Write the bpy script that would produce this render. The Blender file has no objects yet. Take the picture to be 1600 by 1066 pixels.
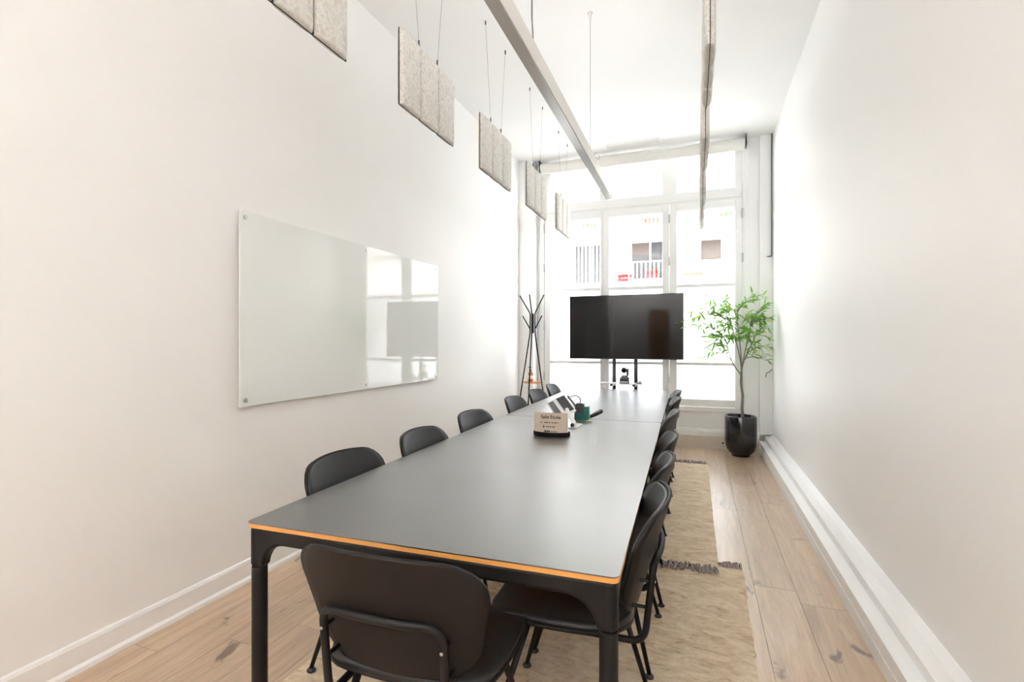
import bpy, math, random
from mathutils import Vector, Matrix, Quaternion
random.seed(7)
R = math.radians
S = bpy.context.scene
COL = S.collection

# ------------------------------------------------------------------ camera, light, exposure
cd = bpy.data.cameras.new('camera'); cam = bpy.data.objects.new('camera', cd); COL.objects.link(cam)
cam.location = (0, 0, 1.33); cam.rotation_euler = (R(90), 0, R(20.4))
cd.sensor_width = 36; cd.lens = 17.6; cd.shift_y = 0.0006; cd.clip_start = 0.02
S.camera = cam

W = bpy.data.worlds.new('world'); S.world = W; W.use_nodes = True
bg = W.node_tree.nodes['Background']; bg.inputs[0].default_value = (0.97, 0.985, 1.0, 1); bg.inputs[1].default_value = 7.4

sd = bpy.data.lights.new('sun', 'SUN'); sd.energy = 5.0; sd.angle = R(2.0); sd.color = (1.0, 0.96, 0.9)
sun = bpy.data.objects.new('sun', sd); COL.objects.link(sun); sun.location = (20, 14, 12)
sun.rotation_euler = Vector((-1, -.4, -.26)).to_track_quat('-Z', 'Y').to_euler()

S.view_settings.view_transform = 'Standard'; S.view_settings.look = 'None'
S.view_settings.exposure = 1.24; S.view_settings.gamma = 1.0; S.view_settings.use_curve_mapping = False
S.cycles.use_denoising = True
S.cycles.max_bounces = 14; S.cycles.diffuse_bounces = 9; S.cycles.glossy_bounces = 5
S.cycles.transmission_bounces = 8; S.cycles.transparent_max_bounces = 16
S.cycles.sample_clamp_indirect = 8.0
S.cycles.caustics_reflective = False; S.cycles.caustics_refractive = False
FILL_LAMP = 56.0   # added rear fill lamps, bounced off the back wall
FILL_UP = 8.5    # glowing strip added on top of the pendant to brighten the ceiling

# ------------------------------------------------------------------ materials
MATS = {}
def mat(name, col, rough=.5, metal=0., spec=.5, coat=0., emit=None, **kw):
    m = bpy.data.materials.new(name); m.use_nodes = True
    b = m.node_tree.nodes['Principled BSDF']
    b.inputs['Base Color'].default_value = (*col, 1)
    b.inputs['Roughness'].default_value = rough; b.inputs['Metallic'].default_value = metal
    b.inputs['Specular IOR Level'].default_value = spec; b.inputs['Coat Weight'].default_value = coat
    if emit: b.inputs['Emission Color'].default_value = (*emit[0], 1); b.inputs['Emission Strength'].default_value = emit[1]
    MATS[name] = m
    return m
def nodes(m): return m.node_tree.nodes, m.node_tree.links, m.node_tree.nodes['Principled BSDF']
def coords(m, scale, kind='Object', rnd=False):
    n, l, b = nodes(m)
    tc = n.new('ShaderNodeTexCoord'); mp = n.new('ShaderNodeMapping'); mp.inputs['Scale'].default_value = scale
    l.new(tc.outputs[kind], mp.inputs['Vector'])
    if rnd:
        oi = n.new('ShaderNodeObjectInfo'); mu = n.new('ShaderNodeMath'); mu.operation = 'MULTIPLY'; mu.inputs[1].default_value = 60
        l.new(oi.outputs['Random'], mu.inputs[0]); l.new(mu.outputs[0], mp.inputs['Location'])
    return mp
def noise(m, mp, scale, detail=4, rough=.55, dist=0.):
    n, l, b = nodes(m); t = n.new('ShaderNodeTexNoise')
    t.inputs['Scale'].default_value = scale; t.inputs['Detail'].default_value = detail
    t.inputs['Roughness'].default_value = rough; t.inputs['Distortion'].default_value = dist
    l.new(mp.outputs[0], t.inputs['Vector']); return t
def ramp(m, src, stops):
    n, l, b = nodes(m); r = n.new('ShaderNodeValToRGB'); e = r.color_ramp.elements
    while len(e) < len(stops): e.new(.5)
    for el, (p, c) in zip(e, stops): el.position = p; el.color = (*c, 1)
    l.new(src, r.inputs[0]); return r
def mix(m, a, b_, fac, mode='MIX'):
    n, l, b = nodes(m); x = n.new('ShaderNodeMix'); x.data_type = 'RGBA'; x.blend_type = mode
    for sock, v in ((x.inputs[0], fac), (x.inputs[6], a), (x.inputs[7], b_)):
        if hasattr(v, 'is_output'): l.new(v, sock)
        elif isinstance(v, tuple): sock.default_value = (*v, 1)
        else: sock.default_value = v
    return x.outputs[2]
def bump(m, src, strength, dist=.01):
    n, l, b = nodes(m); bp = n.new('ShaderNodeBump'); bp.inputs['Strength'].default_value = strength; bp.inputs['Distance'].default_value = dist
    l.new(src, bp.inputs['Height']); l.new(bp.outputs[0], b.inputs['Normal'])
def base(m, src): nodes(m)[1].new(src, nodes(m)[2].inputs['Base Color'])

def paint(name, col, rough=.55, spec=.3):
    m = mat(name, col, rough, spec=spec); mp = coords(m, (1, 1, 1))
    t = noise(m, mp, 1.3, 3); c = tuple(v * .975 for v in col)
    base(m, mix(m, col, c, t.outputs['Fac'])); bump(m, noise(m, mp, 90, 2).outputs['Fac'], .04, .002); return m
paint('wall_paint', (.90, .897, .888)); paint('ceiling_paint', (.89, .89, .885)); paint('right_paint', (.90, .90, .895), .5, .3)
paint('trim_white', (.89, .89, .885), .4, .4); paint('window_paint', (.87, .875, .87), .42, .4); paint('back_paint', (.84, .82, .79), .5)
paint('limed_board', (.72, .67, .59), .5)
m = mat('oak', (.4, .25, .14), .33, spec=1.0, coat=.7); nodes(m)[2].inputs['Coat Roughness'].default_value = .34
mp = coords(m, (7, .55, 7), rnd=True); g = noise(m, mp, 3.2, 8, .62, 1.2)
mp2 = coords(m, (3.2, 1.5, 3.2), rnd=True); kn = noise(m, mp2, 2.4, 5, .6, .8)
fine = noise(m, coords(m, (60, 2.5, 60), rnd=True), 6, 3, .6)
r1 = ramp(m, g.outputs['Fac'], [(.30, (.37, .25, .155)), (.52, (.51, .365, .24)), (.75, (.62, .47, .335))])
r2 = ramp(m, kn.outputs['Fac'], [(.0, (.10, .065, .045)), (.315, (.16, .10, .065)), (.385, (1, 1, 1))])
oi = nodes(m)[0].new('ShaderNodeObjectInfo')
tone = ramp(m, oi.outputs['Random'], [(0, (.84, .83, .82)), (1, (1.06, 1.04, 1.02))])
c = mix(m, r1.outputs[0], r2.outputs[0], .8, 'MULTIPLY'); c = mix(m, c, tone.outputs[0], 1., 'MULTIPLY')
fr = ramp(m, fine.outputs['Fac'], [(.35, (.86, .85, .84)), (.6, (1, 1, 1))])
base(m, mix(m, c, fr.outputs[0], .8, 'MULTIPLY')); bump(m, fine.outputs['Fac'], .12, .003)
m = mat('rug', (.45, .33, .22), .95, spec=.1)
a = noise(m, coords(m, (5, 11, 4)), 2.0, 8, .72, .9); f2 = noise(m, coords(m, (40, 160, 40)), 4, 3, .7)
r1 = ramp(m, a.outputs['Fac'], [(.30, (.42, .30, .19)), (.43, (.72, .57, .40)), (.60, (.88, .75, .57)), (.8, (.95, .86, .70))])
r2 = ramp(m, f2.outputs['Fac'], [(.3, (.74, .72, .70)), (.65, (1.05, 1.05, 1.05))])
base(m, mix(m, r1.outputs[0], r2.outputs[0], .8, 'MULTIPLY')); bump(m, f2.outputs['Fac'], .6, .006)
m = mat('fringe', (.34, .28, .26), .95, spec=.1); base(m, mix(m, (.2, .16, .15), (.5, .44, .41), noise(m, coords(m, (1, 1, 1)), 60, 2).outputs['Fac']))
m = mat('linoleum', (.018, .0165, .0145), .3, spec=1.0, coat=1.0); nodes(m)[2].inputs['Coat IOR'].default_value = 1.7
t = noise(m, coords(m, (1, 1, 1)), 2.2, 5, .6); n_, l_, b_ = nodes(m)
rr = n_.new('ShaderNodeMapRange'); rr.inputs['To Min'].default_value = .32; rr.inputs['To Max'].default_value = .40
l_.new(t.outputs['Fac'], rr.inputs[0]); l_.new(rr.outputs[0], b_.inputs['Roughness']); l_.new(rr.outputs[0], b_.inputs['Coat Roughness'])
m = mat('plywood', (.62, .29, .075), .5); base(m, mix(m, (.66, .32, .085), (.5, .21, .05), noise(m, coords(m, (6, 6, 120)), 3, 3).outputs['Fac']))
mat('black_metal', (.007, .006, .0058), .45, spec=.25); mat('black_plastic', (.02, .02, .022), .4); mat('grey_plastic', (.09, .09, .095), .45)
m = mat('leather', (.014, .014, .015), .42, spec=.5); bump(m, noise(m, coords(m, (1, 1, 1)), 140, 3).outputs['Fac'], .12, .002)
m = mat('veneer', (.02, .0155, .0135), .5, spec=.18); base(m, mix(m, (.010, .0075, .0064), (.014, .0105, .009), noise(m, coords(m, (30, 30, 3)), 2, 4).outputs['Fac']))
mat('screen', (.004, .0045, .005), .05, spec=.22); mat('bezel', (.012, .012, .013), .3)
mat('tv_post', (.012, .012, .016), .3, spec=.5); mat('steel', (.62, .62, .62), .3, 1.0); mat('wire', (.18, .175, .17), .45, .6)
mat('white_plastic', (.8, .8, .79), .35); mat('white_shelf', (.62, .63, .66), .3)
mat('light_housing', (.80, .785, .76), .4, .0, spec=.4); mat('light_lens', (.46, .45, .43), .25, .3, spec=.5)
m = mat('felt', (.55, .52, .475), .95, spec=.1)
t = noise(m, coords(m, (1, 1, 1)), 55, 5, .75); r1 = ramp(m, t.outputs['Fac'], [(.35, (.52, .49, .45)), (.5, (.68, .66, .62)), (.68, (.77, .755, .72))])
base(m, r1.outputs[0]); bump(m, t.outputs['Fac'], .25, .004)
mat('felt_seam', (.03, .028, .026), .8); mat('blind_fabric', (.80, .785, .755), .8)
m = mat('board_glass', (.83, .85, .835), .025, spec=.5, coat=.3)
mat('glaze', (.008, .008, .010), .10, spec=.55); mat('soil', (.03, .022, .016), .95)
m = mat('bark', (.17, .15, .13), .85); base(m, mix(m, (.09, .078, .07), (.26, .23, .205), noise(m, coords(m, (30, 30, 5)), 3, 4).outputs['Fac']))
m = mat('leaf', (.20, .42, .05), .45, spec=.4); n_, l_, b_ = nodes(m)
oi = n_.new('ShaderNodeObjectInfo'); rl = ramp(m, oi.outputs['Random'], [(0, (.10, .28, .03)), (.5, (.24, .50, .05)), (1, (.42, .62, .10))]); base(m, rl.outputs[0])
tr = n_.new('ShaderNodeBsdfTranslucent'); l_.new(rl.outputs[0], tr.inputs[0]); ms = n_.new('ShaderNodeMixShader'); ms.inputs[0].default_value = .4
l_.new(b_.outputs[0], ms.inputs[1]); l_.new(tr.outputs[0], ms.inputs[2]); l_.new(ms.outputs[0], n_['Material Output'].inputs[0])
mat('amber', (.62, .17, .03), .12, spec=.6); mat('paper', (.80, .78, .74), .7); mat('orange_wood', (.66, .32, .15), .5)
m = mat('kraft', (.55, .45, .36), .8); base(m, mix(m, (.60, .50, .41), (.48, .385, .31), noise(m, coords(m, (1, 1, 1)), 40, 4).outputs['Fac']))
mat('ink', (.02, .018, .016), .7); mat('green_card', (.0, .10, .085), .45); mat('teal_card', (.22, .46, .42), .5); mat('yellow', (.75, .66, .2), .6)
m = mat('door_wood', (.36, .19, .10), .45); base(m, mix(m, (.42, .23, .13), (.28, .14, .07), noise(m, coords(m, (20, 20, 1.2)), 3, 5, .6, .6).outputs['Fac']))
mat('facade', (.60, .58, .56), .85); mat('facade_band', (.40, .37, .345), .85); mat('facade_pane', (.035, .034, .036), .6, spec=.1); mat('facade_curtain', (.16, .16, .165), .8, spec=.1)
mat('facade_white', (.85, .84, .83), .7); mat('brown_shutter', (.06, .048, .042), .7, spec=.1); mat('red_paint', (.5, .02, .02), .6, spec=.1); mat('salmon', (.6, .09, .06), .6, spec=.1); mat('plant_green', (.10, .2, .07), .8)
mat('asphalt', (.30, .30, .31), .9)
mat('fill_lamp_glow', (1, 1, 1), .5, emit=((.97, .98, 1.0), FILL_LAMP))  # emission of the added fill lamps behind the camera
mat('added_uplight_glow', (1, .95, .88), .5, emit=((.98, .985, 1.0), FILL_UP))  # emission of the strip added to the pendant top
# clear window glass: straight-through with a weak mirror
m = mat('pane_glass', (1, 1, 1), .02); n_, l_, b_ = nodes(m)
tp = n_.new('ShaderNodeBsdfTransparent'); tp.inputs[0].default_value = (.97, .98, .97, 1); gl = n_.new('ShaderNodeBsdfGlossy'); gl.inputs['Roughness'].default_value = .01
ms = n_.new('ShaderNodeMixShader'); lw = n_.new('ShaderNodeLayerWeight'); pw = n_.new('ShaderNodeMath'); pw.operation = 'POWER'; pw.inputs[1].default_value = 5.
ma = n_.new('ShaderNodeMath'); ma.operation = 'MULTIPLY_ADD'; ma.inputs[1].default_value = .9; ma.inputs[2].default_value = .035
l_.new(lw.outputs['Facing'], pw.inputs[0]); l_.new(pw.outputs[0], ma.inputs[0]); l_.new(ma.outputs[0], ms.inputs[0]); l_.new(tp.outputs[0], ms.inputs[1]); l_.new(gl.outputs[0], ms.inputs[2]); l_.new(ms.outputs[0], n_['Material Output'].inputs[0])
# frosted film on the lower panes
m = mat('frosted_film', (.92, .93, .94), .4); n_, l_, b_ = nodes(m)
tl = n_.new('ShaderNodeBsdfTranslucent'); tl.inputs[0].default_value = (.78, .79, .80, 1); tp = n_.new('ShaderNodeBsdfTransparent'); tp.inputs[0].default_value = (.95, .96, .97, 1)
ms = n_.new('ShaderNodeMixShader'); ms.inputs[0].default_value = .18; ms2 = n_.new('ShaderNodeMixShader'); ms2.inputs[0].default_value = .2
l_.new(tl.outputs[0], ms.inputs[1]); l_.new(tp.outputs[0], ms.inputs[2]); l_.new(ms.outputs[0], ms2.inputs[1]); l_.new(b_.outputs[0], ms2.inputs[2]); l_.new(ms2.outputs[0], n_['Material Output'].inputs[0])

# ------------------------------------------------------------------ mesh helpers
class MB:
    def __init__(s): s.v = []; s.f = []
    def box(s, x0, x1, y0, y1, z0, z1):
        b = len(s.v)
        s.v += [(x0,y0,z0),(x1,y0,z0),(x1,y1,z0),(x0,y1,z0),(x0,y0,z1),(x1,y0,z1),(x1,y1,z1),(x0,y1,z1)]
        s.f += [tuple(b+i for i in q) for q in ((3,2,1,0),(4,5,6,7),(0,1,5,4),(1,2,6,5),(2,3,7,6),(3,0,4,7))]
        return s
    def obox(s, c, ax, ay, az):      # box from centre and three half-axis vectors
        b = len(s.v); c = Vector(c); ax, ay, az = Vector(ax), Vector(ay), Vector(az)
        if ax.cross(ay).dot(az) < 0: az = -az
        for k in (-1, 1):
            for i, j in ((-1,-1),(1,-1),(1,1),(-1,1)): s.v.append(tuple(c + ax*i + ay*j + az*k))
        s.f += [tuple(b+i for i in q) for q in ((3,2,1,0),(4,5,6,7),(0,1,5,4),(1,2,6,5),(2,3,7,6),(3,0,4,7))]
        return s
    def tube(s, pts, r, n=10, closed=False):
        pts = [Vector(p) for p in pts]; m = len(pts); rs = r if isinstance(r, (list, tuple)) else [r]*m
        b = len(s.v); prev = None
        for i, p in enumerate(pts):
            if closed: d = pts[(i+1) % m] - pts[i-1]
            else: d = pts[min(i+1, m-1)] - pts[max(i-1, 0)]
            d.normalize()
            if prev is None: u = d.orthogonal().normalized()
            else:
                u = prev - d * prev.dot(d)
                u = u.normalized() if u.length > 1e-6 else d.orthogonal().normalized()
            prev = u; w = d.cross(u)
            for k in range(n):
                a = 2*math.pi*k/n; s.v.append(tuple(p + (u*math.cos(a) + w*math.sin(a))*rs[i]))
        for i in range(m if closed else m-1):
            j = (i+1) % m
            for k in range(n):
                k2 = (k+1) % n; s.f.append((b+i*n+k, b+i*n+k2, b+j*n+k2, b+j*n+k))
        if not closed:
            s.f.append(tuple(b+k for k in reversed(range(n)))); s.f.append(tuple(b+(m-1)*n+k for k in range(n)))
        return s
    def lathe(s, prof, n=32, c=(0,0,0), sx=1., sy=1.):
        b = len(s.v)
        for r, z in prof:
            for k in range(n):
                a = 2*math.pi*k/n; s.v.append((c[0]+r*sx*math.cos(a), c[1]+r*sy*math.sin(a), c[2]+z))
        for i in range(len(prof)-1):
            for k in range(n):
                k2 = (k+1) % n; s.f.append((b+i*n+k, b+i*n+k2, b+(i+1)*n+k2, b+(i+1)*n+k))
        if prof[0][0] > 1e-5: s.f.append(tuple(b+k for k in reversed(range(n))))
        if prof[-1][0] > 1e-5: s.f.append(tuple(b+(len(prof)-1)*n+k for k in range(n)))
        return s
    def prism(s, poly, a, b, axis):    # polygon (2-D) extruded along 'x' | 'y' | 'z'
        o = len(s.v); n = len(poly)
        f = {'x': lambda p, t: (t, p[0], p[1]), 'y': lambda p, t: (p[0], t, p[1]), 'z': lambda p, t: (p[0], p[1], t)}[axis]
        for t in (a, b): s.v += [f(p, t) for p in poly]
        s.f += [tuple(o+i for i in reversed(range(n))), tuple(o+n+i for i in range(n))]
        s.f += [(o+i, o+(i+1) % n, o+n+(i+1) % n, o+n+i) for i in range(n)]
        return s
    def grid(s, rows):
        b = len(s.v); n = len(rows[0])
        for r in rows: s.v += [tuple(p) for p in r]
        for i in range(len(rows)-1):
            for k in range(n-1): s.f.append((b+i*n+k, b+i*n+k+1, b+(i+1)*n+k+1, b+(i+1)*n+k))
        return s
    def mesh(s, name):
        me = bpy.data.meshes.new(name); me.from_pydata(s.v, [], s.f); me.update()
        import bmesh
        bm = bmesh.new(); bm.from_mesh(me); bmesh.ops.recalc_face_normals(bm, faces=bm.faces); bm.to_mesh(me); bm.free()
        return me

def obj(name, mb, mname, parent=None, smooth=False, bevel=0., seg=2, kind=None, label=None, solid=0., sub=0, offset=-1):
    me = mb.mesh(name) if isinstance(mb, MB) else mb
    if not me.materials: me.materials.append(MATS[mname])
    o = bpy.data.objects.new(name, me); COL.objects.link(o)
    if smooth: me.polygons.foreach_set('use_smooth', [True]*len(me.polygons))
    if solid: md = o.modifiers.new('solid', 'SOLIDIFY'); md.thickness = solid; md.offset = offset
    if bevel: md = o.modifiers.new('bevel', 'BEVEL'); md.width = bevel; md.segments = seg; md.limit_method = 'ANGLE'
    if sub: md = o.modifiers.new('sub', 'SUBSURF'); md.levels = sub; md.render_levels = sub
    if parent: o.parent = parent
    if kind: o['kind'] = kind
    if label: o['label'] = label
    return o
def smooth_angle(o, deg=40):
    me = o.data; me.polygons.foreach_set('use_smooth', [True]*len(me.polygons)); me.set_sharp_from_angle(angle=R(deg)); return o
def thing(name, label, cat, loc=(0,0,0), rz=0., group=None):
    o = bpy.data.objects.new(name, None); COL.objects.link(o); o.location = loc; o.rotation_euler = (0, 0, rz)
    o.empty_display_size = .1
    tag(o, label, cat, group); return o
def tag(o, label, cat, group=None):
    o['label'] = label; o['category'] = cat
    if group: o['group'] = group
    return o
def copy_tree(o, parent=None):
    c = o.copy(); COL.objects.link(c); c.parent = parent
    for ch in list(o.children): copy_tree(ch, c)
    return c
def fillet(pts, r, n=6):
    pts = [Vector(p) for p in pts]; out = [pts[0]]
    for i in range(1, len(pts)-1):
        p = pts[i]; a = pts[i-1]-p; b = pts[i+1]-p; rr = min(r, a.length*.49, b.length*.49)
        a = a.normalized()*rr; b = b.normalized()*rr
        for k in range(n+1):
            t = k/n; out.append(p + a*(1-t)**2 + b*t**2)
    out.append(pts[-1]); return out
def rrect(x0, x1, y0, y1, r, n=5):
    out = []
    for cx, cy, a0 in ((x1-r, y0+r, -90), (x1-r, y1-r, 0), (x0+r, y1-r, 90), (x0+r, y0+r, 180)):
        for k in range(n+1):
            a = R(a0 + 90*k/n); out.append((cx+r*math.cos(a), cy+r*math.sin(a)))
    return out

# ------------------------------------------------------------------ room shell
XL, XR, YB, YF, H = -2.35, .845, -1.8, 6.8, 3.84
obj('wall_left', MB().box(XL-.2, XL, YB-.2, 7.1, -.2, H+.2), 'wall_paint', kind='structure')
obj('wall_right', MB().box(XR, XR+.2, YB-.2, 7.1, -.2, H+.2), 'right_paint', kind='structure')
obj('ceiling', MB().box(XL, XR, YB, 7.1, H, H+.2), 'ceiling_paint', kind='structure')
wb = obj('wall_back', MB().box(XL, -1.33, YB-.2, YB, 0, H).box(-.77, XR, YB-.2, YB, 0, H).box(-1.33, -.77, YB-.2, YB, 2.25, H), 'back_paint', kind='structure')
wf = MB().box(XL, -2.14, 6.6, 7.1, 0, H).box(-2.14, -2.04, 6.80, 7.1, 0, H).box(.585, XR, 6.8, 7.1, 0, H).box(-2.04, .585, 6.8, 7.1, 3.76, H).box(-2.04, .585, 6.83, 7.1, 0, .49)
obj('wall_front', wf, 'window_paint', kind='structure', bevel=.004)
d = obj('door_1', MB().box(-1.33, -.77, YB-.08, YB-.03, 0, 2.25), 'door_wood', kind='structure')
obj('door_handle', MB().tube(fillet([(-1.27, YB-.03, 1.05), (-1.27, YB+.03, 1.05), (-1.16, YB+.03, 1.05)], .02), .009), 'steel', d, smooth=True)
# trims: pier casing, corner boxing, front sill and limed board
obj('trim_1', MB().box(.70, XR, 6.755, 6.8, .2, H), 'window_paint', kind='structure', bevel=.004)
obj('trim_2', MB().box(-2.14, .70, 6.74, 6.83, .15, .205).box(-2.14, .70, 6.76, 6.83, .205, .22), 'trim_white', kind='structure', bevel=.004)
o = obj('baseboard_front', MB().box(-2.14, .69, 6.715, 6.83, 0, .15), 'limed_board', kind='structure', bevel=.003)
obj('socket', MB().lathe([(.0, 0), (.022, 0), (.022, .004), (.017, .004), (.015, -.004), (0, -.004)], 20).v and MB().box(.262, .312, 6.711, 6.715, .05, .10), 'white_plastic', o)
obj('pin', MB().tube([(.287, 6.712, .075), (.287, 6.7085, .075)], .015, 16), 'grey_plastic', o)
obj('trim_3', MB().box(.513, .585, 6.775, 6.83, .22, 3.76).box(.535, .56, 6.765, 6.775, .22, 3.76), 'window_paint', kind='structure', bevel=.004)
obj('trim_4', MB().box(-2.10, -2.036, 6.775, 6.83, .22, 3.76), 'window_paint', kind='structure', bevel=.004)
obj('baseboard_left', MB().prism([(XL, 0), (XL+.026, 0), (XL+.024, .018), (XL+.014, .03), (XL+.014, .105), (XL+.009, .118), (XL, .122)], YB, 6.6, 'y'), 'trim_white', kind='structure')
bb = obj('baseboard_right', MB().box(.69, XR, YB, 6.715, .0, .066), 'trim_white', kind='structure', bevel=.002)
obj('upper_cover', MB().box(.692, XR, YB, 6.715, .069, .129), 'trim_white', bb, bevel=.003)
obj('ledge', MB().box(.754, XR, YB, 6.80, .129, .178).prism([(.812, .178), (XR, .178), (XR, .214)], YB, 6.80, 'y'), 'trim_white', bb, bevel=.004)
# floor and its planks
fl = obj('floor', MB().box(XL, XR, YB, 7.1, -.2, -.016), 'felt_seam', kind='structure')
PW = .2045; shared = {}
x = .69 - 15*PW
xs = [XL]; x0 = .284 - 13*PW
while x0 < XR:
    if x0 > XL + .02: xs.append(x0)
    x0 += PW
xs.append(XR)
g = .0009
for i in range(len(xs)-1):
    y = YB - random.random()*1.6
    while y < 6.8:
        ln = random.choice((1.7, 2.1, 2.4)); a, b = max(y, YB), min(y+ln, 6.8); y += ln
        if b - a < .05: continue
        obj('plank', MB().box(xs[i]+g, xs[i+1]-g, a+g, b-g, -.016, 0), 'oak', fl)

# ------------------------------------------------------------------ window
win = bpy.data.objects.new('window_1', None); COL.objects.link(win); win['kind'] = 'structure'
f = MB().box(-2.04, -1.95, 6.80, 6.87, .49, 3.76).box(.427, .515, 6.80, 6.87, .49, 3.76)
f.box(-1.95, .427, 6.80, 6.87, 3.11, 3.25).box(-1.95, .427, 6.80, 6.87, 3.73, 3.76)
f.box(-1.255, -1.126, 6.80, 6.87, 3.25, 3.73).box(-.435, -.256, 6.80, 6.87, 3.25, 3.73)
obj('frame', f, 'window_paint', win, bevel=.005)
obj('transom_moulding', MB().box(-2.0, .50, 6.785, 6.80, 3.13, 3.165).box(-2.0, .50, 6.79, 6.80, 3.165, 3.20), 'window_paint', win, bevel=.004)
obj('bottom_rail', MB().box(-1.95, .427, 6.80, 6.87, .44, .50), 'window_paint', win, bevel=.006)
for a, b in ((-1.95, -1.255), (-1.126, -.435), (-.256, .427)):
    obj('upper_pane', MB().box(a-.01, b+.01, 6.838, 6.843, 3.24, 3.74), 'pane_glass', win)
for (s0, s1, g0, g1, hx) in ((-2.034, -1.2105, -1.95, -1.247, -2.037), (-1.2075, -.3515, -1.126, -.437, -.350), (-.3485, .513, -.256, .427, .514)):
    s = obj('sash', MB().box(s0, g0, 6.782, 6.835, .505, 3.105).box(g1, s1, 6.782, 6.835, .505, 3.105).box(g0, g1, 6.782, 6.835, .505, .60).box(g0, g1, 6.782, 6.835, 3.007, 3.105), 'window_paint', win, bevel=.005)
    obj('glazing_bar', MB().box(g0, g1, 6.79, 6.83, 2.022, 2.064), 'window_paint', s, bevel=.004)
    obj('glazing_bar', MB().box(g0, g1, 6.79, 6.83, 1.028, 1.064), 'window_paint', s, bevel=.004)
    obj('clear_pane', MB().box(g0-.006, g1+.006, 6.808, 6.812, 2.055, 3.012), 'pane_glass', s)
    obj('frosted_pane', MB().box(g0-.006, g1+.006, 6.808, 6.812, 1.055, 2.034), 'frosted_film', s)
    obj('frosted_pane', MB().box(g0-.006, g1+.006, 6.808, 6.812, .595, 1.036), 'frosted_film', s)
    for hz in (.85, 1.55, 2.37, 2.92):
        obj('hinge', MB().tube([(hx, 6.774, hz-.055), (hx, 6.774, hz+.055)], .009, 10), 'steel', s, smooth=True)

# roller blind
t = thing('roller_blind', 'rolled up off-white roller blind above the window', 'blind', (-.76, 6.68, 3.745))
obj('roll', MB().tube([(-1.29, 0, 0), (1.29, 0, 0)], .058, 28), 'blind_fabric', t, smooth=True)
obj('fabric', MB().box(-1.27, 1.27, -.0575, -.0555, -.085, 0), 'blind_fabric', t)
obj('bottom_bar', MB().box(-1.27, 1.27, -.066, -.048, -.105, -.083), 'blind_fabric', t, bevel=.003)
for sx in (-1, 1):
    b = obj('bracket', MB().box(sx*1.305-.006, sx*1.305+.006, -.05, .075, -.05, .095), 'grey_plastic', t, bevel=.003)
    obj('screw', MB().tube([(sx*1.312, 0, 0), (sx*1.322, 0, 0)], .014, 12), 'steel', b)
# ceiling grille
t = thing('air_grille', 'white slotted air grille set in the ceiling near the window', 'grille', (-.78, 6.465, H))
obj('frame', MB().box(-.34, .34, -.09, -.07, -.008, 0).box(-.34, .34, .07, .09, -.008, 0).box(-.34, -.32, -.07, .07, -.008, 0).box(.32, .34, -.07, .07, -.008, 0), 'trim_white', t, bevel=.002)
obj('backing', MB().box(-.32, .32, -.07, .07, -.001, 0), 'grey_plastic', t)
for k in range(7):
    y = -.062 + k*.0205
    obj('slat', MB().box(-.32, .32, y, y+.014, -.007, -.004), 'trim_white', t)

# ------------------------------------------------------------------ building and street outside
obj('street', MB().box(-40, 60, 7.1, 60, -.5, -.3), 'asphalt', kind='structure')
BY = 24.
bt = thing('apartment_building', 'pale apartment block with balconies seen through the window', 'building', (0, BY, -.3))
def fz(z): return z + .3
obj('wall', MB().box(-16, 14, 0, 10, 0, 17), 'facade', bt)
for z in (3.55, 6.0, 8.46, 10.9):
    obj('balcony_slab', MB().box(-16, 14, -.9, 0, fz(z), fz(z+.44)), 'facade_band', bt, bevel=.03)
    obj('drip_edge', MB().box(-16, 14, -.95, 0, fz(z+.44), fz(z+.5)), 'facade_white', bt)
def fwin(x0, x1, z0, z1, n, m1, cur=None, shut=0):
    w = obj('window', MB().box(x0-.07, x1+.07, -.06, .02, fz(z0-.07), fz(z1+.07)), 'facade_white', bt)
    st = (x1-x0)/n
    for k in range(n):
        obj('pane', MB().box(x0+k*st+.04, x0+(k+1)*st-.04, -.075, -.06, fz(z0), fz(z1)), m1, w)
    if shut: obj('shutter', MB().box(x0+.04, x0+st-.04, -.1, -.076, fz(z1-shut), fz(z1)), 'brown_shutter', w)
    if cur:
        mb = MB(); q = 9
        for k in range(q):
            xx = x0 + .05 + (x1-x0-.1)*k/q; mb.box(xx, xx+(x1-x0)/q*.5, -.11, -.08, fz(z0), fz(z1))
        obj('curtain', mb, cur, w)
fwin(-5.72, -4.0, 4.1, 5.95, 2, 'facade_pane', 'facade_white')
fwin(-2.95, -1.2, 4.1, 5.92, 2, 'facade_pane', None, .55)
fwin(.08, .99, 4.98, 5.85, 1, 'brown_shutter')
fwin(-5.69, -4.0, 6.6, 8.36, 2, 'facade_curtain'); fwin(-2.98, -1.3, 6.6, 8.38, 2, 'facade_curtain'); fwin(.1, .98, 7.4, 8.36, 1, 'facade_curtain')
fwin(-5.69, -4.0, 9.1, 10.8, 2, 'facade_curtain'); fwin(-2.98, -1.3, 9.1, 10.8, 2, 'facade_curtain'); fwin(.1, .98, 9.5, 10.6, 1, 'facade_curtain')
def railing(x0, x1, z0, z1, mname='facade_white'):
    rl = MB().box(x0, x1, -.87, -.83, fz(z1-.05), fz(z1)).box(x0, x1, -.87, -.83, fz(z0+.06), fz(z0+.1))
    r_ = obj('railing', rl, mname, bt); n = int((x1-x0)/.17)
    for k in range(n+1):
        xx = x0 + (x1-x0)*k/n; obj('baluster', MB().box(xx-.025, xx+.025, -.865, -.835, fz(z0), fz(z1)), mname, r_)
railing(-2.95, -1.1, 4.05, 4.95); railing(.8, 2.4, 4.05, 4.6); railing(-5.8, -3.9, 6.5, 7.25); railing(-2.98, -1.1, 6.5, 7.25); railing(.5, 1.9, 6.5, 7.3)
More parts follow.
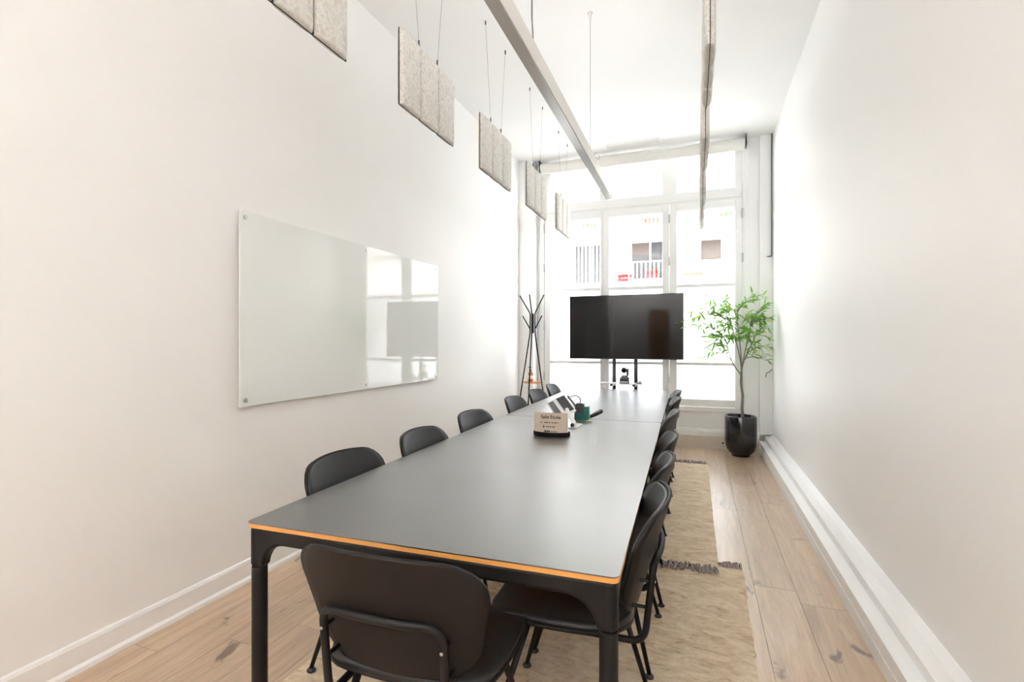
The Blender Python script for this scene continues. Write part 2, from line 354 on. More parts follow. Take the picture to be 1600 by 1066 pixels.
def planter(x, z, w, mname, label, h=.3):
    p = thing('balcony_planter', label, 'planter', (x, BY-.55, z))
    obj('trough', MB().box(-w/2, w/2, -.12, .12, 0, h*.45), mname, p, bevel=.02)
    mb = MB()
    for k in range(9):
        a = -w/2 + w*(k+.5)/9; mb.lathe([(0, 0), (.05, .06), (.06, .12), (.03, .19), (0, .21)], 7, (a, random.uniform(-.05, .05), h*.4+random.uniform(-.03, .05)))
    obj('blossom', mb, mname, p, smooth=True)
planter(-3.17, 4.05, .62, 'red_paint', 'red flower trough on the balcony outside the middle pane', .42)
planter(-.22, 4.05, .8, 'salmon', 'salmon flower trough on the balcony outside the right pane', .38)
planter(-1.9, 4.05, .5, 'red_paint', 'small red flower trough behind white balcony bars', .8)
planter(-2.0, 6.5, .8, 'salmon', 'salmon flower trough on the upper balcony of the middle pane', .6)
planter(-4.9, 6.5, .7, 'plant_green', 'green plant trough on the upper balcony of the left pane', .6)
planter(1.15, 6.5, .6, 'plant_green', 'green plant trough on the upper balcony of the right pane', .6)

# ------------------------------------------------------------------ tables
TR = R(1.46); TX, TY = Vector((math.cos(TR), math.sin(TR), 0)), Vector((-math.sin(TR), math.cos(TR), 0))
T0 = Vector((-.787, 1.247, 0))
def tab(x, y, z=0): return T0 + TX*x + TY*y + Vector((0, 0, z))
def make_table(label):
    t = thing('conference_table', label, 'table', tab(0, 0), TR, 'two conference tables placed end to end')
    L = 2.52; w = .602
    smooth_angle(obj('tabletop', MB().prism(rrect(-w, w, 0, L, .02), .7365, .7400, 'z'), 'linoleum', t))
    smooth_angle(obj('plywood_edge', MB().prism(rrect(-w+.001, w-.001, .001, L-.001, .02), .7225, .7365, 'z'), 'plywood', t))
    fr = MB(); zb, zt, zl, rl, i = .672, .7225, .592, .0255, .004
    def arch(n0, n1):
        p = [(n0, zt), (n1, zt), (n1, zl), (n1-2*rl, zl)]
        rr = zb - zl
        for k in range(1, 9): a = R(90*k/8); p.append((n1-2*rl-rr*1.1*(1-math.cos(a)), zl+rr*math.sin(a)))
        for k in range(8): a = R(90*(1-k/8)); p.append((n0+2*rl+rr*1.1*(1-math.cos(a)), zl+rr*math.sin(a)))
        p += [(n0+2*rl, zl), (n0, zl)]
        return p
    for x in (-w+i+.004, w-i-.046): fr.prism(arch(i+.004, L-i-.004), x, x+.042, 'x')
    for y in (i+.004, L-i-.046): fr.prism(arch(-w+i+.004, w-i-.004), y, y+.042, 'y')
    for sx in (-1, 1):
        for y in (i+rl, L-i-rl): fr.lathe([(rl, zl), (rl, zt)], 24, (sx*(w-i-rl), y, 0))
    smooth_angle(obj('frame', fr, 'black_metal', t, bevel=.011, seg=3))
    for sx in (-1, 1):
        for y in (i+rl, L-i-rl):
            smooth_angle(obj('leg', MB().lathe([(.02, 0), (.0215, .004), (rl-.001, .05), (rl-.001, zl-.003), (rl-.003, zl-.001)], 24, (sx*(w-i-rl), y, 0)), 'black_metal', t))
    return t
ta = make_table('black conference table nearest the camera with an orange plywood edge')
tb = copy_tree(ta); tb.location = tab(0, 2.529); tb['label'] = 'black conference table at the far end by the television'

# ------------------------------------------------------------------ chairs
def rows_outline(t0, t1, r0, r1, halfw):
    ts = [t0 + r0*(1-math.cos(R(90*k/5))) for k in range(6)]
    mid = 5
    ts += [t0+r0 + (t1-r1-t0-r0)*k/mid for k in range(1, mid)]
    ts += [t1-r1 + r1*math.sin(R(90*k/5)) for k in range(6)]
    out = []
    for t in ts:
        w = halfw(t)
        if t < t0+r0: w += -r0 + math.sqrt(max(0, r0*r0-(t0+r0-t)**2))
        if t > t1-r1: w += -r1 + math.sqrt(max(0, r1*r1-(t-t1+r1)**2))
        out.append((t, max(w, .02)))
    return out
def make_chair(label, group):
    t = thing('conference_chair', label, 'chair', (0, 0, 0), 0, group)
    def yb(z): return -.225 - .098*((z-.49)/.33)
    rb = rows_outline(.49, .822, .10, .09, lambda z: .220 + .048*min(1, (z-.49)/.25))
    U = [-1+2*k/14 for k in range(15)]
    def bk(off, inset=0.): return [[((w-inset)*u, yb(z) + off + .062*((w-inset)*u/.25)**2, z-.022*max(0, (z-.62)/.2)*((w-inset)*u/.26)**2+(inset*(1 if z < .6 else -1) if inset else 0)) for u in U] for z, w in rb]
    smooth_angle(obj('backrest', MB().grid(bk(0)), 'veneer', t, smooth=True, solid=.011, offset=0), 60)
    smooth_angle(obj('back_pad', MB().grid(bk(.0115, .006)), 'leather', t, smooth=True, solid=.012, offset=0), 60)
    rs = rows_outline(-.215, .258, .08, .13, lambda y: .228 + .024*math.sin(math.pi*min(1, max(0, (y+.215)/.47))))
    def zs(x, y):
        z = .438 + .014*(x/.23)**2
        if y < -.10: z += .45*(-.10-y)**1.4
        if y > .13: z -= .9*(y-.13)**1.7
        return z
    smooth_angle(obj('seat', MB().grid([[(w*u, y, zs(w*u, y)) for u in U] for y, w in rs]), 'veneer', t, smooth=True, solid=.011, offset=0), 60)
    smooth_angle(obj('seat_pad', MB().grid([[(w*u*.985, y*.985, zs(w*u, y)+.013) for u in U] for y, w in rs]), 'leather', t, smooth=True, solid=.018, offset=0), 60)
    P = fillet([(-.167, .12, .413), (-.167, -.25, .413), (-.167, -.277, .655), (-.06, -.296, .658), (.06, -.296, .658), (.167, -.277, .655), (.167, -.25, .413), (.167, .12, .413)], .045, 7)
    obj('back_loop', MB().tube(P, .0105, 12), 'black_metal', t, smooth=True)
    for yy in (.115, -.12): obj('cross_tube', MB().tube([(-.167, yy, .413), (.167, yy, .413)], .010, 10), 'black_metal', t, smooth=True)
    for sx in (-1, 1):
        for y0, y1 in ((.115, .235), (-.13, -.238)):
            lg = obj('leg', MB().tube([(sx*.16, y0, .413), (sx*.232, y1, .012)], [.0115, .0085], 12), 'black_metal', t, smooth=True)
            obj('foot', MB().lathe([(.0, 0), (.017, 0), (.018, .005), (.010, .013), (.0, .016)], 14, (sx*.232, y1, .0)), 'black_plastic', lg, smooth=True)
        for z in (.52, .60):
            yt = -.25 - (z-.413)*.11
            obj('spacer', MB().tube([(sx*.167, yt, z), (sx*.165, yb(z) + .062*(.165/.25)**2 - .002, z)], .0055, 8), 'black_metal', t)
        obj('screw', MB().tube([(sx*.167, -.270, .60), (sx*.167, -.2825, .60)], .0042, 8), 'steel', t)
    return t
GR, GL = 'chairs along the right wall side', 'chairs along the whiteboard side'
NTH = ['first', 'second', 'third', 'fourth', 'fifth', 'sixth']
RUGZ = .0102
head = make_chair('black chair at the near head of the table with its back to camera', 'chairs around the conference tables')
def seat_at(c, x, y, rz, z=RUGZ): p = tab(x, y); c.location = (p.x, p.y, z); c.rotation_euler = (0, 0, rz)
seat_at(head, .058, .05, TR + R(.5))
def tl(Y): return (Y - T0.y)
for i, Y in enumerate((1.70, 2.255, 2.81, 3.76, 4.66, 5.28)):
    c = copy_tree(head); c['group'] = 'chairs around the conference tables'
    c['label'] = 'black chair, %s from the camera in the row beside the right wall' % NTH[i]
    seat_at(c, .39 + (.0, .005, .012, .012, .02, .02)[i], tl(Y), TR + R(90 + (1, -1.5, 2, -2, 1, 2)[i]), .0182 if i > 2 else RUGZ)
for i, Y in enumerate((1.85, 2.51, 3.28, 4.21, 4.88, 5.60)):
    c = copy_tree(head); c['group'] = 'chairs around the conference tables'
    c['label'] = 'black chair, %s from the camera in the row on the whiteboard side' % NTH[i]
    seat_at(c, -.41 + (-.01, .02, .0, .0, .01, -.005)[i], tl(Y), TR + R(-90 + (0, 1, -2, 1, -1, 2)[i]), .0182 if i > 2 else RUGZ)

# ------------------------------------------------------------------ rugs
def make_rug(label, x0, x1, y0, y1, z, near, far, rz=0., th=.0085, far_from=-9.):
    cx, cy = (x0+x1)/2, (y0+y1)/2
    t = thing('woven_rug', label, 'rug', (cx, cy, z), rz)
    hx, hy = (x1-x0)/2, (y1-y0)/2; n = 60
    pts = [(-hx, -hy)] + [(-hx + 2*hx*k/24, -hy + random.uniform(-.006, .006)) for k in range(1, 24)] + [(hx, -hy)]
    pts += [(hx + random.uniform(-.004, .004), -hy + 2*hy*k/n) for k in range(1, n)] + [(hx, hy)]
    pts += [(hx - 2*hx*k/24, hy + random.uniform(-.006, .006)) for k in range(1, 24)] + [(-hx, hy)]
    pts += [(-hx + random.uniform(-.004, .004), hy - 2*hy*k/n) for k in range(1, n)]
    obj('weave', MB().prism(pts, 0, th, 'z'), 'rug', t)
    for sgn, on in ((-1, near), (1, far)):
        if not on: continue
        mb = MB()
        for k in range(int(2*hx/.006)):
            x = -hx + .006*k + random.uniform(-.003, .003); y = sgn*hy
            if sgn == 1 and x + cx < far_from: continue
            ln = random.uniform(.04, .085); sk = random.uniform(-.05, .03)
            z0 = th*.6
            mb.tube([(x, y-sgn*.005, z0), (x+sk*.3, y+sgn*ln*.4, z0+random.uniform(.006, .030)), (x+sk*.7, y+sgn*ln*.75, z0+random.uniform(.0, .012)), (x+sk, y+sgn*ln, .004)], [.0045, .0055, .0055, .004], 5)
        obj('fringe', mb, 'fringe', t, smooth=True, kind='stuff')
    return t
make_rug('sand coloured woven rug nearest the camera under the first table', -1.50, .222, 1.12, 3.20, 0, True, True, R(-1.2), far_from=.112)
make_rug('sand coloured woven rug with dark fringe overlapping the near rug', -1.61, .103, 3.12, 5.74, .0087, True, True, R(0.3))

# ------------------------------------------------------------------ whiteboard
t = thing('glass_whiteboard', 'pale green glass whiteboard mounted on the left wall', 'whiteboard', (XL, 3.12, .975))
obj('glass_panel', MB().box(.024, .031, -1.10, 1.10, 0, 1.068), 'board_glass', t, bevel=.0015)
for y in (-1.065, 0, 1.055):
    for z in (.033, 1.036):
        s = obj('standoff', MB().tube([(0, y, z), (.024, y, z)], .009, 14), 'steel', t, smooth=True)
        obj('cap', MB().tube([(.031, y, z), (.038, y, z)], .0115, 16), 'steel', s)

# ------------------------------------------------------------------ acoustic panels
def make_panel(label, group, loop=False):
    t = thing('acoustic_panel', label, 'acoustic panel', (0, 0, 0), 0, group)
    Lp, Hp, T = .655, .424, .026; w = Lp/3
    def pillow():
        mb = MB(); rows = []
        us = [0, .004, .012, .035, .08, .2, .5, .8, .92, .965, .988, .996, 1]
        def prof(u): return T*(1 - (2*u-1)**8)**.5 if 0 < u < 1 else 0
        for v in us: rows.append([(.001 + max(0, min(prof(u)*.9 + .1*T*math.sin(math.pi*u), T)) * (1 if 0 < v < 1 else .0) * (1-(2*v-1)**40)**.5, w*u, Hp*v) for u in us])
        mb.grid(rows)
        mb.f.append(tuple([0, len(us)-1, len(us)*len(us)-1, len(us)*(len(us)-1)]))
        return mb
    pm_ = pillow(); pm_.v = [(a_, .006 + b_*(w-.012)/w, c_) for a_, b_, c_ in pm_.v]; base_me = pm_.mesh('cushion'); base_me.materials.append(MATS['felt'])
    base_me.polygons.foreach_set('use_smooth', [True]*len(base_me.polygons)); base_me.set_sharp_from_angle(angle=R(60))
    for side in (1, -1):
        for k in range(3):
            c = obj('cushion', base_me, 'felt', t); c.location = (0, -Lp/2 + w*k if side == 1 else -Lp/2 + w*(k+1), 0)
            if side == -1: c.rotation_euler = (0, 0, math.pi)
    obj('core', MB().box(-.0018, .0018, -Lp/2-.002, Lp/2+.002, -.003, Hp+.001), 'felt_seam', t)
    for sy in (-1, 1):
        y0 = sy*w/2; y1 = sy*.215
        wi = obj('suspension_wire', MB().tube([(0, y0, Hp), (0, y1, H-2.655)], .0011, 6), 'wire', t)
        obj('clip', MB().tube([(0, y0, Hp-.01), (0, y0 + sy*.004, Hp+.045)], .006, 8), 'grey_plastic', wi)
        obj('ceiling_hook', MB().tube([(0, y1, H-2.655-.028), (0, y1, H-2.655)], .006, 10), 'grey_plastic', wi)
        if loop:
            obj('wire_loop', MB().tube([(.028 + .026*math.cos(a), y0, Hp+.075+.026*math.sin(a)) for a in [2*math.pi*k/16 for k in range(16)]], .0012, 5, True), 'wire', wi)
    return t
YS = (1.615, 2.715, 3.815, 4.915, 6.0)
LBL = ('grey felt acoustic panel on the left, nearest, cut off by the photo top', 'grey felt acoustic panel above the far half of the whiteboard, second from camera', 'grey felt acoustic panel, third from camera in the left row', 'grey felt acoustic panel, fourth from camera in the left row', 'grey felt acoustic panel, farthest in the left row before the window')
pl = make_panel(LBL[0], 'hanging acoustic panels')
for i, y in enumerate(YS):
    p = pl if i == 0 else copy_tree(pl); p['label'] = LBL[i]; p.location = (-1.56, y, 2.655)
pr = None
LBR = ('grey felt acoustic panel seen edge-on, nearest in the right row', 'grey felt acoustic panel seen edge-on, second in the right row', 'grey felt acoustic panel seen edge-on, third in the right row', 'grey felt acoustic panel seen edge-on, farthest in the right row')
for i, y in enumerate(YS[1:]):
    if pr is None: pr = p = make_panel(LBR[0], 'hanging acoustic panels', True)
    else: p = copy_tree(pr)
    p['label'] = LBR[i]; p.location = (.047 - .004*i, y, 2.655); p.rotation_euler = (0, 0, R((.6, .3, -.3, .2)[i]))

# ------------------------------------------------------------------ linear pendant
t = thing('linear_pendant_light', 'long off-white linear pendant light hanging over the tables', 'lamp', (-.752, 1.45, 2.66), R(.5))
LB = 3.25
obj('housing', MB().box(-.03, .03, 0, LB, .008, .10), 'light_housing', t, bevel=.002)
obj('end_cap', MB().box(-.03, .03, LB, LB+.004, .0, .10), 'light_housing', t)
obj('lens', MB().box(-.0275, .0275, .004, LB-.002, 0, .008), 'light_lens', t, bevel=.001)
obj('added_uplight_strip', MB().box(-.022, .022, .02, LB-.02, .10, .102), 'added_uplight_glow', t)  # added glow, lifts the ceiling and the general fill
obj('joint_line', MB().box(-.0304, .0304, 2.38, 2.382, .006, .1004), 'grey_plastic', t)
w1 = obj('suspension_wire', MB().tube([(0, 2.34, .10), (0, 2.34, H-2.66)], .0016, 6), 'wire', t)
obj('canopy', MB().lathe([(.020, 0), (.020, -.006), (.011, -.012), (.010, -.05), (.004, -.058), (0, -.058)], 18, (0, 2.34, H-2.66)), 'white_plastic', w1, smooth=True)
obj('wire_loop', MB().tube([(.03 + .012*math.cos(a) , 2.46+.05*math.cos(a), .125 + .02*math.sin(a)) for a in [2*math.pi*k/18 for k in range(18)]], .0016, 5, True), 'wire', w1)
obj('power_cable', MB().tube([(.0, .88, .10), (.004, .875, .16), (.0, .87, .25), (.0, .87, H-2.66)], .0042, 8), 'wire', t, smooth=True)

# fill lamps added out of view behind the camera, turned to the back wall
for i, (x, lab) in enumerate(((-1.6, 'added unseen fill lamp at the back of the room over the left side'), (.1, 'added unseen fill lamp at the back of the room over the right side'))):
    t = thing('added_fill_lamp', lab, 'lamp', (x, -.9, H))
    obj('body', MB().box(-.65, .65, 0, .06, -1.16, -.98), 'trim_white', t, bevel=.004)
    obj('diffuser', MB().box(-.63, .63, -.008, 0, -1.15, -1.0), 'fill_lamp_glow', t)
    for sx in (-.5, .5): obj('hanging_rod', MB().tube([(sx, .03, -.98), (sx, .03, 0)], .005, 8), 'wire', t)

# ------------------------------------------------------------------ television, stand and things on it
st = thing('television_stand', 'black twin-post television stand behind the far table', 'stand', (-.885, 6.56, 0))
obj('base', MB().box(-.42, .42, -.03, .03, .0, .045).box(-.42, -.36, -.22, .12, .0, .04).box(.36, .42, -.22, .12, .0, .04), 'black_metal', st, bevel=.006)
for sx in (-.137, .137):
    p = obj('post', MB().tube([(sx, 0, .04), (sx, 0, 1.66)], .024, 20), 'tv_post', st, smooth=True)
    obj('collar', MB().tube([(sx, 0, .775), (sx, 0, .87)], .0275, 20), 'black_plastic', p, smooth=True)
obj('mount_plate', MB().box(-.22, .22, -.033, -.026, 1.25, 1.75).box(-.16, -.11, -.026, -.02, 1.2, 1.8).box(.11, .16, -.026, -.02, 1.2, 1.8), 'black_metal', st)
obj('shelf', MB().prism(rrect(-.285, .235, -.25, -.028, .02), .795, .806, 'z'), 'white_shelf', st, bevel=.002)
obj('shelf_bracket', MB().box(-.155, -.12, -.24, -.02, .77, .795).box(.12, .155, -.24, -.02, .77, .795), 'black_metal', st)
tv = thing('television', 'large flat black television on a stand by the window', 'television', (-.885, 6.5, 1.103))
obj('body', MB().box(-.717, .717, .006, .028, 0, .828).box(-.4, .4, .026, .034, .1, .6), 'bezel', tv, bevel=.003)
obj('screen', MB().box(-.712, .712, .0015, .006, .014, .823), 'screen', tv)
obj('logo_plate', MB().box(-.02, .02, .001, .006, .003, .009), 'grey_plastic', tv)
pc = thing('conference_camera', 'small black swivel camera on the television shelf', 'camera', (-.868, 6.40, .806))
b = obj('base', MB().box(-.057, .057, -.05, .05, .0, .062), 'grey_plastic', pc, bevel=.006)
obj('label_plate', MB().box(-.045, .045, -.0515, -.05, .012, .026), 'white_plastic', b)
obj('vent', MB().box(-.045, .045, -.0513, -.05, .034, .052), 'black_plastic', b)
obj('turntable', MB().lathe([(.0, .062), (.06, .062), (.062, .07), (.045, .078), (.04, .098), (0, .1)], 24), 'grey_plastic', pc, smooth=True)
obj('arm', MB().box(.024, .050, -.02, .03, .095, .185), 'black_plastic', pc, bevel=.006)
hd = obj('camera_head', MB().lathe([(.0, -.036), (.02, -.033), (.032, -.018), (.036, 0), (.032, .018), (.02, .033), (0, .036)], 20, (-.008, 0, .163)), 'black_plastic', pc, smooth=True)
obj('lens', MB().tube([(-.008, -.030, .163), (-.008, -.043, .163)], .020, 18), 'screen', hd)
mc = thing('microphone_puck', 'small flat microphone puck at the right end of the television shelf', 'microphone', (-.69, 6.42, .806))
smooth_angle(obj('body', MB().lathe([(.0, 0), (.036, .0), (.04, .006), (.034, .012), (.012, .015), (0, .015)], 20), 'grey_plastic', mc))
obj('button', MB().lathe([(.0, .014), (.014, .014), (.014, .028), (0, .03)], 14, (.01, 0, 0)), 'black_plastic', mc)
obj('cable', MB().tube(fillet([(.03, -.0, .008), (.06, -.03, .004), (.055, -.035, -.08), (.01, -.0, -.14), (.02, .03, -.3)], .03), .0025, 6), 'black_plastic', mc, smooth=True)

# ------------------------------------------------------------------ coat rack and bottle
ck = thing('coat_rack', 'black tripod coat rack with a small wooden shelf in the left corner', 'coat rack', (-2.045, 6.28, 0))
angs = (R(188), R(-8), R(268))
for i, a in enumerate(angs):
    ca, sa = math.cos(a), math.sin(a); kf = (.262, .25, .24)[i]
    pts = [(kf*ca, kf*sa, 0), (.035*ca, .035*sa, 1.44), (.032*ca, .032*sa, 1.70), ((.175, .165, .12)[i]*ca, (.175, .165, .12)[i]*sa, 1.94)]
    lg = obj('pole', MB().tube(fillet(pts, .03, 4), .0085, 10), 'black_metal', ck, smooth=True)
    if i < 2: obj('hook_arm', MB().tube([(.036*ca, .036*sa, 1.50), (.135*ca, .135*sa, 1.67)], .0075, 10), 'black_metal', lg, smooth=True)
obj('joint', MB().tube([(0, 0, 1.44), (0, 0, 1.70)], .018, 12), 'black_metal', ck, smooth=True)
smooth_angle(obj('shelf', MB().lathe([(0, .786), (.118, .786), (.12, .79), (.12, .80), (.118, .803), (0, .803)], 28), 'orange_wood', ck))
bo = thing('soap_bottle', 'amber pump bottle with a white label on the coat rack shelf', 'bottle', (-2.058, 6.235, .803))
obj('body', MB().lathe([(.0, 0), (.029, .0), (.031, .004), (.031, .105), (.026, .122), (.013, .13), (.013, .138), (0, .138)], 22), 'amber', bo, smooth=True)
obj('paper_label', MB().lathe([(.0314, .040), (.0318, .041), (.0318, .085), (.0314, .086)], 22), 'paper', bo, smooth=True)
pm = obj('pump', MB().lathe([(.0, .138), (.014, .138), (.014, .158), (.005, .16), (.005, .185), (.012, .187), (.012, .197), (0, .199)], 14), 'black_plastic', bo)
obj('nozzle', MB().tube([(0, 0, .192), (-.03, -.01, .190)], .004, 8), 'black_plastic', pm)

# ------------------------------------------------------------------ potted tree
pt = thing('potted_tree', 'slender leafy tree in a glossy black pot in the right corner', 'plant', (.466, 6.40, 0))
obj('pot', MB().lathe([(0, 0), (.098, 0), (.10, .012), (.098, .022), (.125, .038), (.152, .075), (.168, .13), (.173, .19), (.172, .46), (.169, .467), (.158, .467), (.155, .455), (.155, .40), (0, .40)], 48), 'glaze', pt, smooth=True)
obj('soil', MB().lathe([(0, .43), (.10, .425), (.153, .412), (.153, .40), (0, .40)], 24), 'soil', pt, smooth=True)
trunk = [(.02, -.01, .41), (.012, .0, .55), (.02, .0, .70), (.002, .01, .86), (.008, .0, .98)]
obj('trunk', MB().tube(trunk, [.019, .0165, .0155, .0145, .013], 12), 'bark', pt, smooth=True)
def bez(s_, c1, c2, t_, n=12): return [s_*(1-u)**3 + c1*3*u*(1-u)**2 + c2*3*u*u*(1-u) + t_*u**3 for u in [k/n for k in range(n+1)]]
V = Vector
stems = [bez(V((.006, .002, .93)), V((-.02, .0, 1.0)), V((-.10, .02, 1.02)), V((-.145, .03, 1.30))),
         bez(V((.008, 0, .98)), V((.0, -.01, 1.12)), V((-.03, -.02, 1.25)), V((-.10, -.05, 1.52))),
         bez(V((.008, 0, .98)), V((.01, .02, 1.15)), V((-.01, .05, 1.35)), V((-.04, .07, 1.62))),
         bez(V((.008, 0, .98)), V((.02, .0, 1.1)), V((.05, -.02, 1.25)), V((.10, -.03, 1.50))),
         bez(V((.008, 0, .98)), V((.02, .01, 1.12)), V((.08, .03, 1.2)), V((.17, .04, 1.42)))]
for q in stems: obj('stem', MB().tube(q, [.0088-.0004*k for k in range(13)], 8), 'bark', pt, smooth=True)
tips = [(-.58, .05, 1.60), (-.50, -.06, 1.52), (-.46, .10, 1.70), (-.40, -.10, 1.64), (-.30, .12, 1.84), (-.26, -.12, 1.74), (-.36, .02, 1.52), (-.30, -.16, 1.44),
        (-.12, .10, 1.74), (-.14, -.14, 1.66), (.06, -.10, 1.78), (.16, .08, 1.86), (.22, .02, 1.72), (.27, -.06, 1.58), (.26, .10, 1.50), (.12, .14, 1.62),
        (-.22, .14, 1.54), (-.16, -.18, 1.52), (-.34, .02, 1.40), (-.36, -.06, 1.20), (-.30, .10, 1.30), (.24, .0, 1.12), (.27, .05, 1.26), (.20, -.14, 1.40),
        (.03, .16, 1.50), (.05, -.18, 1.46), (-.06, .02, 1.36), (.14, -.12, 1.58), (-.20, .06, 1.30), (.02, -.06, 1.60), (-.10, -.10, 1.40), (.10, .06, 1.36)]
lp = []      # (point, direction) for leaves
bmb = []
for i, tp_ in enumerate(tips):
    t_ = V(tp_); best = None
    for q in stems:
        for k in range(4, 13):
            d_ = t_ - q[k]; cost = d_.length + max(0, .10 - d_.z)*1.0
            if best is None or cost < best[0]: best = (cost, q[k], (q[k]-q[k-1]).normalized())
    s_ = best[1]; d_ = t_ - s_; L_ = d_.length
    up = V((0, 0, L_*.22))
    q = bez(s_, s_ + best[2]*L_*.3, s_ + d_*.7 + up, t_, 10)
    obj('branch', MB().tube(q, [.0048*(1-k/10.)+.0014 for k in range(11)], 6), 'bark', pt, smooth=True)
    for j in range(6):
        k = min(10, 3 + int(j*1.35)); p0 = q[k]; dd = (q[min(k+1, 10)] - q[max(k-1, 0)]).normalized()
        rv = V((random.uniform(-1, 1), random.uniform(-1, 1), random.uniform(-.45, .6))); td = (dd*.6 + rv*.8).normalized(); ln = random.uniform(.07, .14)
        if j == 5: p0 = q[-1]; td = (dd*1.2 + rv*.35).normalized(); ln = .09
        tq = [p0, p0 + td*ln*.5 + V((0, 0, .006)), p0 + td*ln + V((0, 0, -.012))]
        bmb.append(tq)
        for e in range(4): lp.append((tq[0].lerp(tq[2], .25+.25*e), td))
tw = MB()
for q in bmb: tw.tube(q, [.0022, .0016, .001], 5)
obj('twig', tw, 'bark', pt, smooth=True, kind='stuff')
lm = MB(); sec = [(0, .0010), (.18, .0075), (.42, .0100), (.7, .0072), (1, .0005)]
for s_, w_ in sec: lm.v += [(-w_, s_*.082, -.010*s_*s_ + w_*.35), (0, s_*.082, -.010*s_*s_), (w_, s_*.082, -.010*s_*s_ + w_*.35)]
for k in range(4):
    for j in range(2): lm.f.append((k*3+j, k*3+j+1, (k+1)*3+j+1, (k+1)*3+j))
lme = lm.mesh('leaf'); lme.materials.append(MATS['leaf']); lme.polygons.foreach_set('use_smooth', [True]*len(lme.polygons))
random.shuffle(lp); base_w = Vector((.466, 6.40, 0)); ex = MB(); n_leaf = 0
for p0, td in lp:
    rv = Vector((random.uniform(-1, 1), random.uniform(-1, 1), random.uniform(-.9, .5)))
    ld = (td*.55 + rv*.8).normalized(); sc_ = random.uniform(.8, 1.3)
    qd = ld.to_track_quat('Y', 'Z') @ Quaternion((0, 1, 0), random.uniform(-.9, .9))
    tip = p0 + ld*.082*sc_
    if tip.x > .36 or p0.x > .355: continue
    if n_leaf < 300:
        o = bpy.data.objects.new('leaf', lme); COL.objects.link(o); o.parent = pt; o.location = p0; o.rotation_mode = 'QUATERNION'; o.rotation_quaternion = qd; o.scale = (sc_,)*3; n_leaf += 1
    else:
        b = len(ex.v); ex.v += [tuple(p0 + (qd @ (Vector(v)*sc_))) for v in lm.v]; ex.f += [tuple(i+b for i in f_) for f_ in lm.f]
if ex.v: obj('foliage', ex, 'leaf', pt, smooth=True, kind='stuff')
# cable stub and pipe by the right corner
tag(obj('corner_pipe', MB().tube(fillet([(.829, 6.735, H-.005), (.829, 6.735, 2.36), (.80, 6.74, 2.36), (.785, 6.752, 2.36)], .012, 4), .0065, 8), 'wire', smooth=True), 'thin grey pipe running down the right window corner', 'pipe')
tag(obj('wall_cable', MB().tube(fillet([(.833, 6.73, 1.0), (.80, 6.70, .965), (.77, 6.72, .955), (.765, 6.745, .90)], .02, 4), .004, 7), 'black_plastic', smooth=True), 'short black cable stub poking out beside the tree', 'cable')

# ------------------------------------------------------------------ things on the table
ZT = .7402
sg = thing('sign_holder', 'cream room name card standing in a black oval tray', 'sign', (-.868, 3.04, ZT), R(3))
smooth_angle(obj('tray', MB().lathe([(0, 0), (.112, 0), (.118, .004), (.118, .026), (.112, .026), (.110, .008), (0, .008)], 40, (.004, 0, 0), 1., .46), 'black_metal', sg))
cdn = obj('card', MB().box(-.108, .100, -.008, .008, .009, .142), 'kraft', sg)
obj('card_back', MB().box(-.106, .104, .008, .022, .009, .140), 'paper', sg)
def text(s, x, z, size, parent, y=-.0085, mname='ink'):
    cu = bpy.data.curves.new('lettering', 'FONT'); cu.body = s; cu.size = size; cu.align_x = 'CENTER'; cu.extrude = .0002
    cu.materials.append(MATS[mname]); cu.offset = .0006; tmp = bpy.data.objects.new('lettering_curve', cu); COL.objects.link(tmp); bpy.context.view_layer.update()
    me = bpy.data.meshes.new_from_object(tmp.evaluated_get(bpy.context.evaluated_depsgraph_get())); bpy.data.objects.remove(tmp)
    if not me.materials: me.materials.append(MATS[mname])
    o = bpy.data.objects.new('lettering', me); COL.objects.link(o); o.parent = parent; o.location = (x, y, z); o.rotation_euler = (R(90), 0, 0); return o
text('Salle Etoile', .0, .106, .029, cdn)
mk = MB()
for x0_, x1_ in ((-.066, -.056), (-.042, -.020), (-.016, -.004), (0.004, .016), (.020, .038), (.044, .05)): mk.box(x0_, x1_, -.0088, -.008, .078, .083)
obj('printed_line', mk, 'ink', cdn)
mk = MB().box(-.049, -.042, -.0088, -.008, .047, .062)
for x0_, x1_ in ((-.032, -.014), (-.010, .004), (.008, .026)): mk.box(x0_, x1_, -.0088, -.008, .052, .057)
obj('printed_line', mk, 'ink', cdn)
mk = MB()
for x0_, x1_ in ((-.042, -.030), (-.028, -.018), (-.016, -.006)): mk.box(x0_, x1_, -.0088, -.008, .020, .031)
for x0_, x1_ in ((.0, .010), (.014, .024), (.028, .04)): mk.box(x0_, x1_, -.0088, -.008, .022, .027)
obj('printed_line', mk, 'ink', cdn)

tsd = thing('tablet_stand', 'white tilting stand holding two dark tablet screens behind the sign', 'tablet stand', (-.86, 3.45, ZT))
obj('base_plate', MB().prism(rrect(-.10, .09, -.12, .07, .012), 0, .006, 'z'), 'white_plastic', tsd, bevel=.001)
ar = obj('arm', MB().obox((.028, -.03, .058), (.011, 0, 0), Vector((.045, -.05, -.05)), (0, .008, .012)), 'white_plastic', tsd, bevel=.004)
obj('knob', MB().tube([(.055, -.095, .022), (.055, -.112, .018)], .0125, 18), 'black_plastic', tsd, smooth=True)
obj('pivot', MB().box(.045, .075, -.10, -.06, .006, .03), 'white_plastic', tsd, bevel=.003)
u_ = Vector((.115, -.16, -.075)).normalized(); v_ = Vector((.55, .52, .42)); v_ = (v_ - u_*v_.dot(u_)).normalized(); w_ = u_.cross(v_)
if w_.z < 0: w_ = -w_
c_ = Vector((-.075, .13, .115))
obj('tray', MB().obox(c_ - v_*.012, u_*.125, v_*.075, w_*.006), 'white_plastic', tsd, bevel=.003)
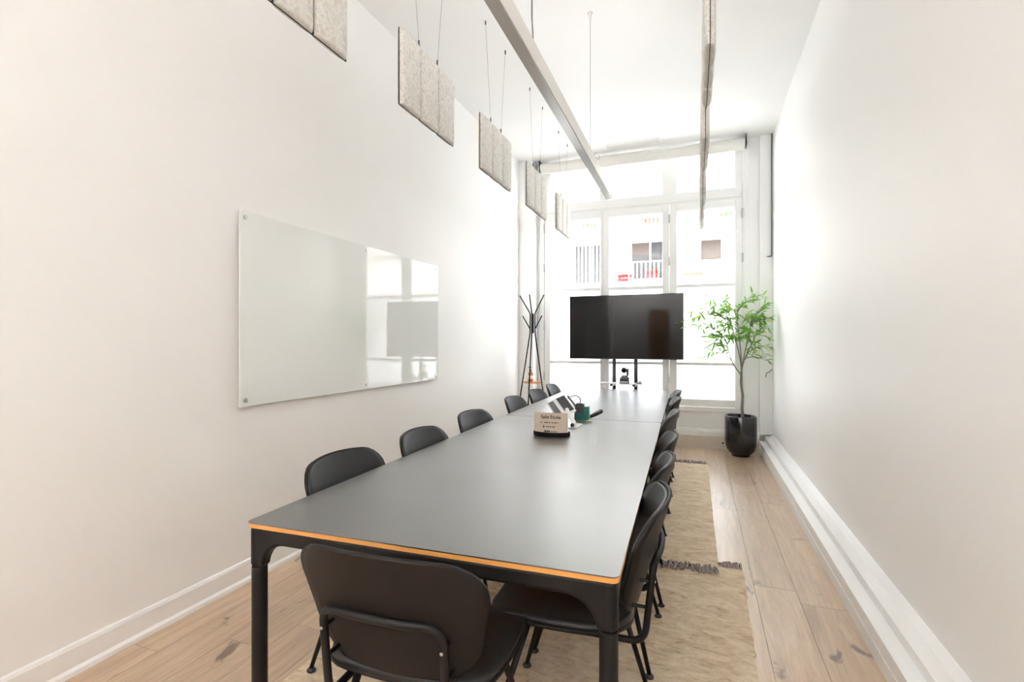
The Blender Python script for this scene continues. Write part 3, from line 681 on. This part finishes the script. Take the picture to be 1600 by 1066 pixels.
obj('screen', MB().obox(c_ + v_*.022 + w_*.010, u_*.105, v_*.032, w_*.004), 'black_plastic', tsd, bevel=.002)
obj('keypad', MB().obox(c_ - v_*.058 + w_*.010, u_*.095, v_*.02, w_*.004), 'grey_plastic', tsd, bevel=.002)
obj('back_bar', MB().obox(c_ + v_*.078 + w_*.002, u_*.085, v_*.006, w_*.008), 'black_plastic', tsd, bevel=.002)
gb = thing('card_box', 'small green open box behind the sign on the table', 'box', (-.826, 3.74, ZT), R(8))
obj('front', MB().box(-.055, .055, -.024, -.020, 0, .05).box(.018, .055, -.024, -.020, .05, .10), 'green_card', gb)
obj('back', MB().box(-.055, .055, .018, .022, 0, .09), 'green_card', gb)
obj('side', MB().box(.055, .059, -.024, .03, 0, .108), 'teal_card', gb)
obj('floor_card', MB().box(-.055, .055, -.02, .018, 0, .004), 'green_card', gb)
ch = thing('power_adapter', 'black power adapter with a looping cable standing in the green box', 'adapter', (-.842, 3.742, ZT+.0045), R(8))
obj('body', MB().prism(rrect(-.034, .030, .03, .118, .016), -.018, .014, 'y').box(-.03, .026, -.016, .012, 0, .03), 'black_plastic', ch, bevel=.003)
obj('face', MB().box(.0305, .0345, -.018, .014, .035, .115), 'grey_plastic', ch)
obj('cable', MB().tube(fillet([(.002, 0, .115), (.006, 0, .155), (-.03, .02, .175), (-.08, .06, .158), (-.13, .1, .12), (-.15, .12, .02), (-.12, .16, .0)], .03), .0032, 7), 'black_plastic', ch, smooth=True)
hp = thing('handheld_remote', 'dark slim remote leaning beside the green box', 'remote', (-.745, 3.86, ZT))
obj('body', MB().tube([(-.03, -.05, .014), (.0, .0, .028), (.03, .05, .044)], [.013, .016, .019], 14), 'black_plastic', hp, smooth=True)
obj('cap', MB().tube([(.03, .05, .044), (.035, .058, .0465)], .0165, 14), 'grey_plastic', hp, smooth=True)
nt = thing('sticky_note', 'small yellow note lying at the foot of the green box', 'note', (-.765, 3.70, ZT))
obj('sheet', MB().box(-.02, .02, -.018, .018, 0, .0012).prism([(-.02, .0012), (.02, .0012), (.02, .006)], .012, .018, 'y'), 'yellow', nt)
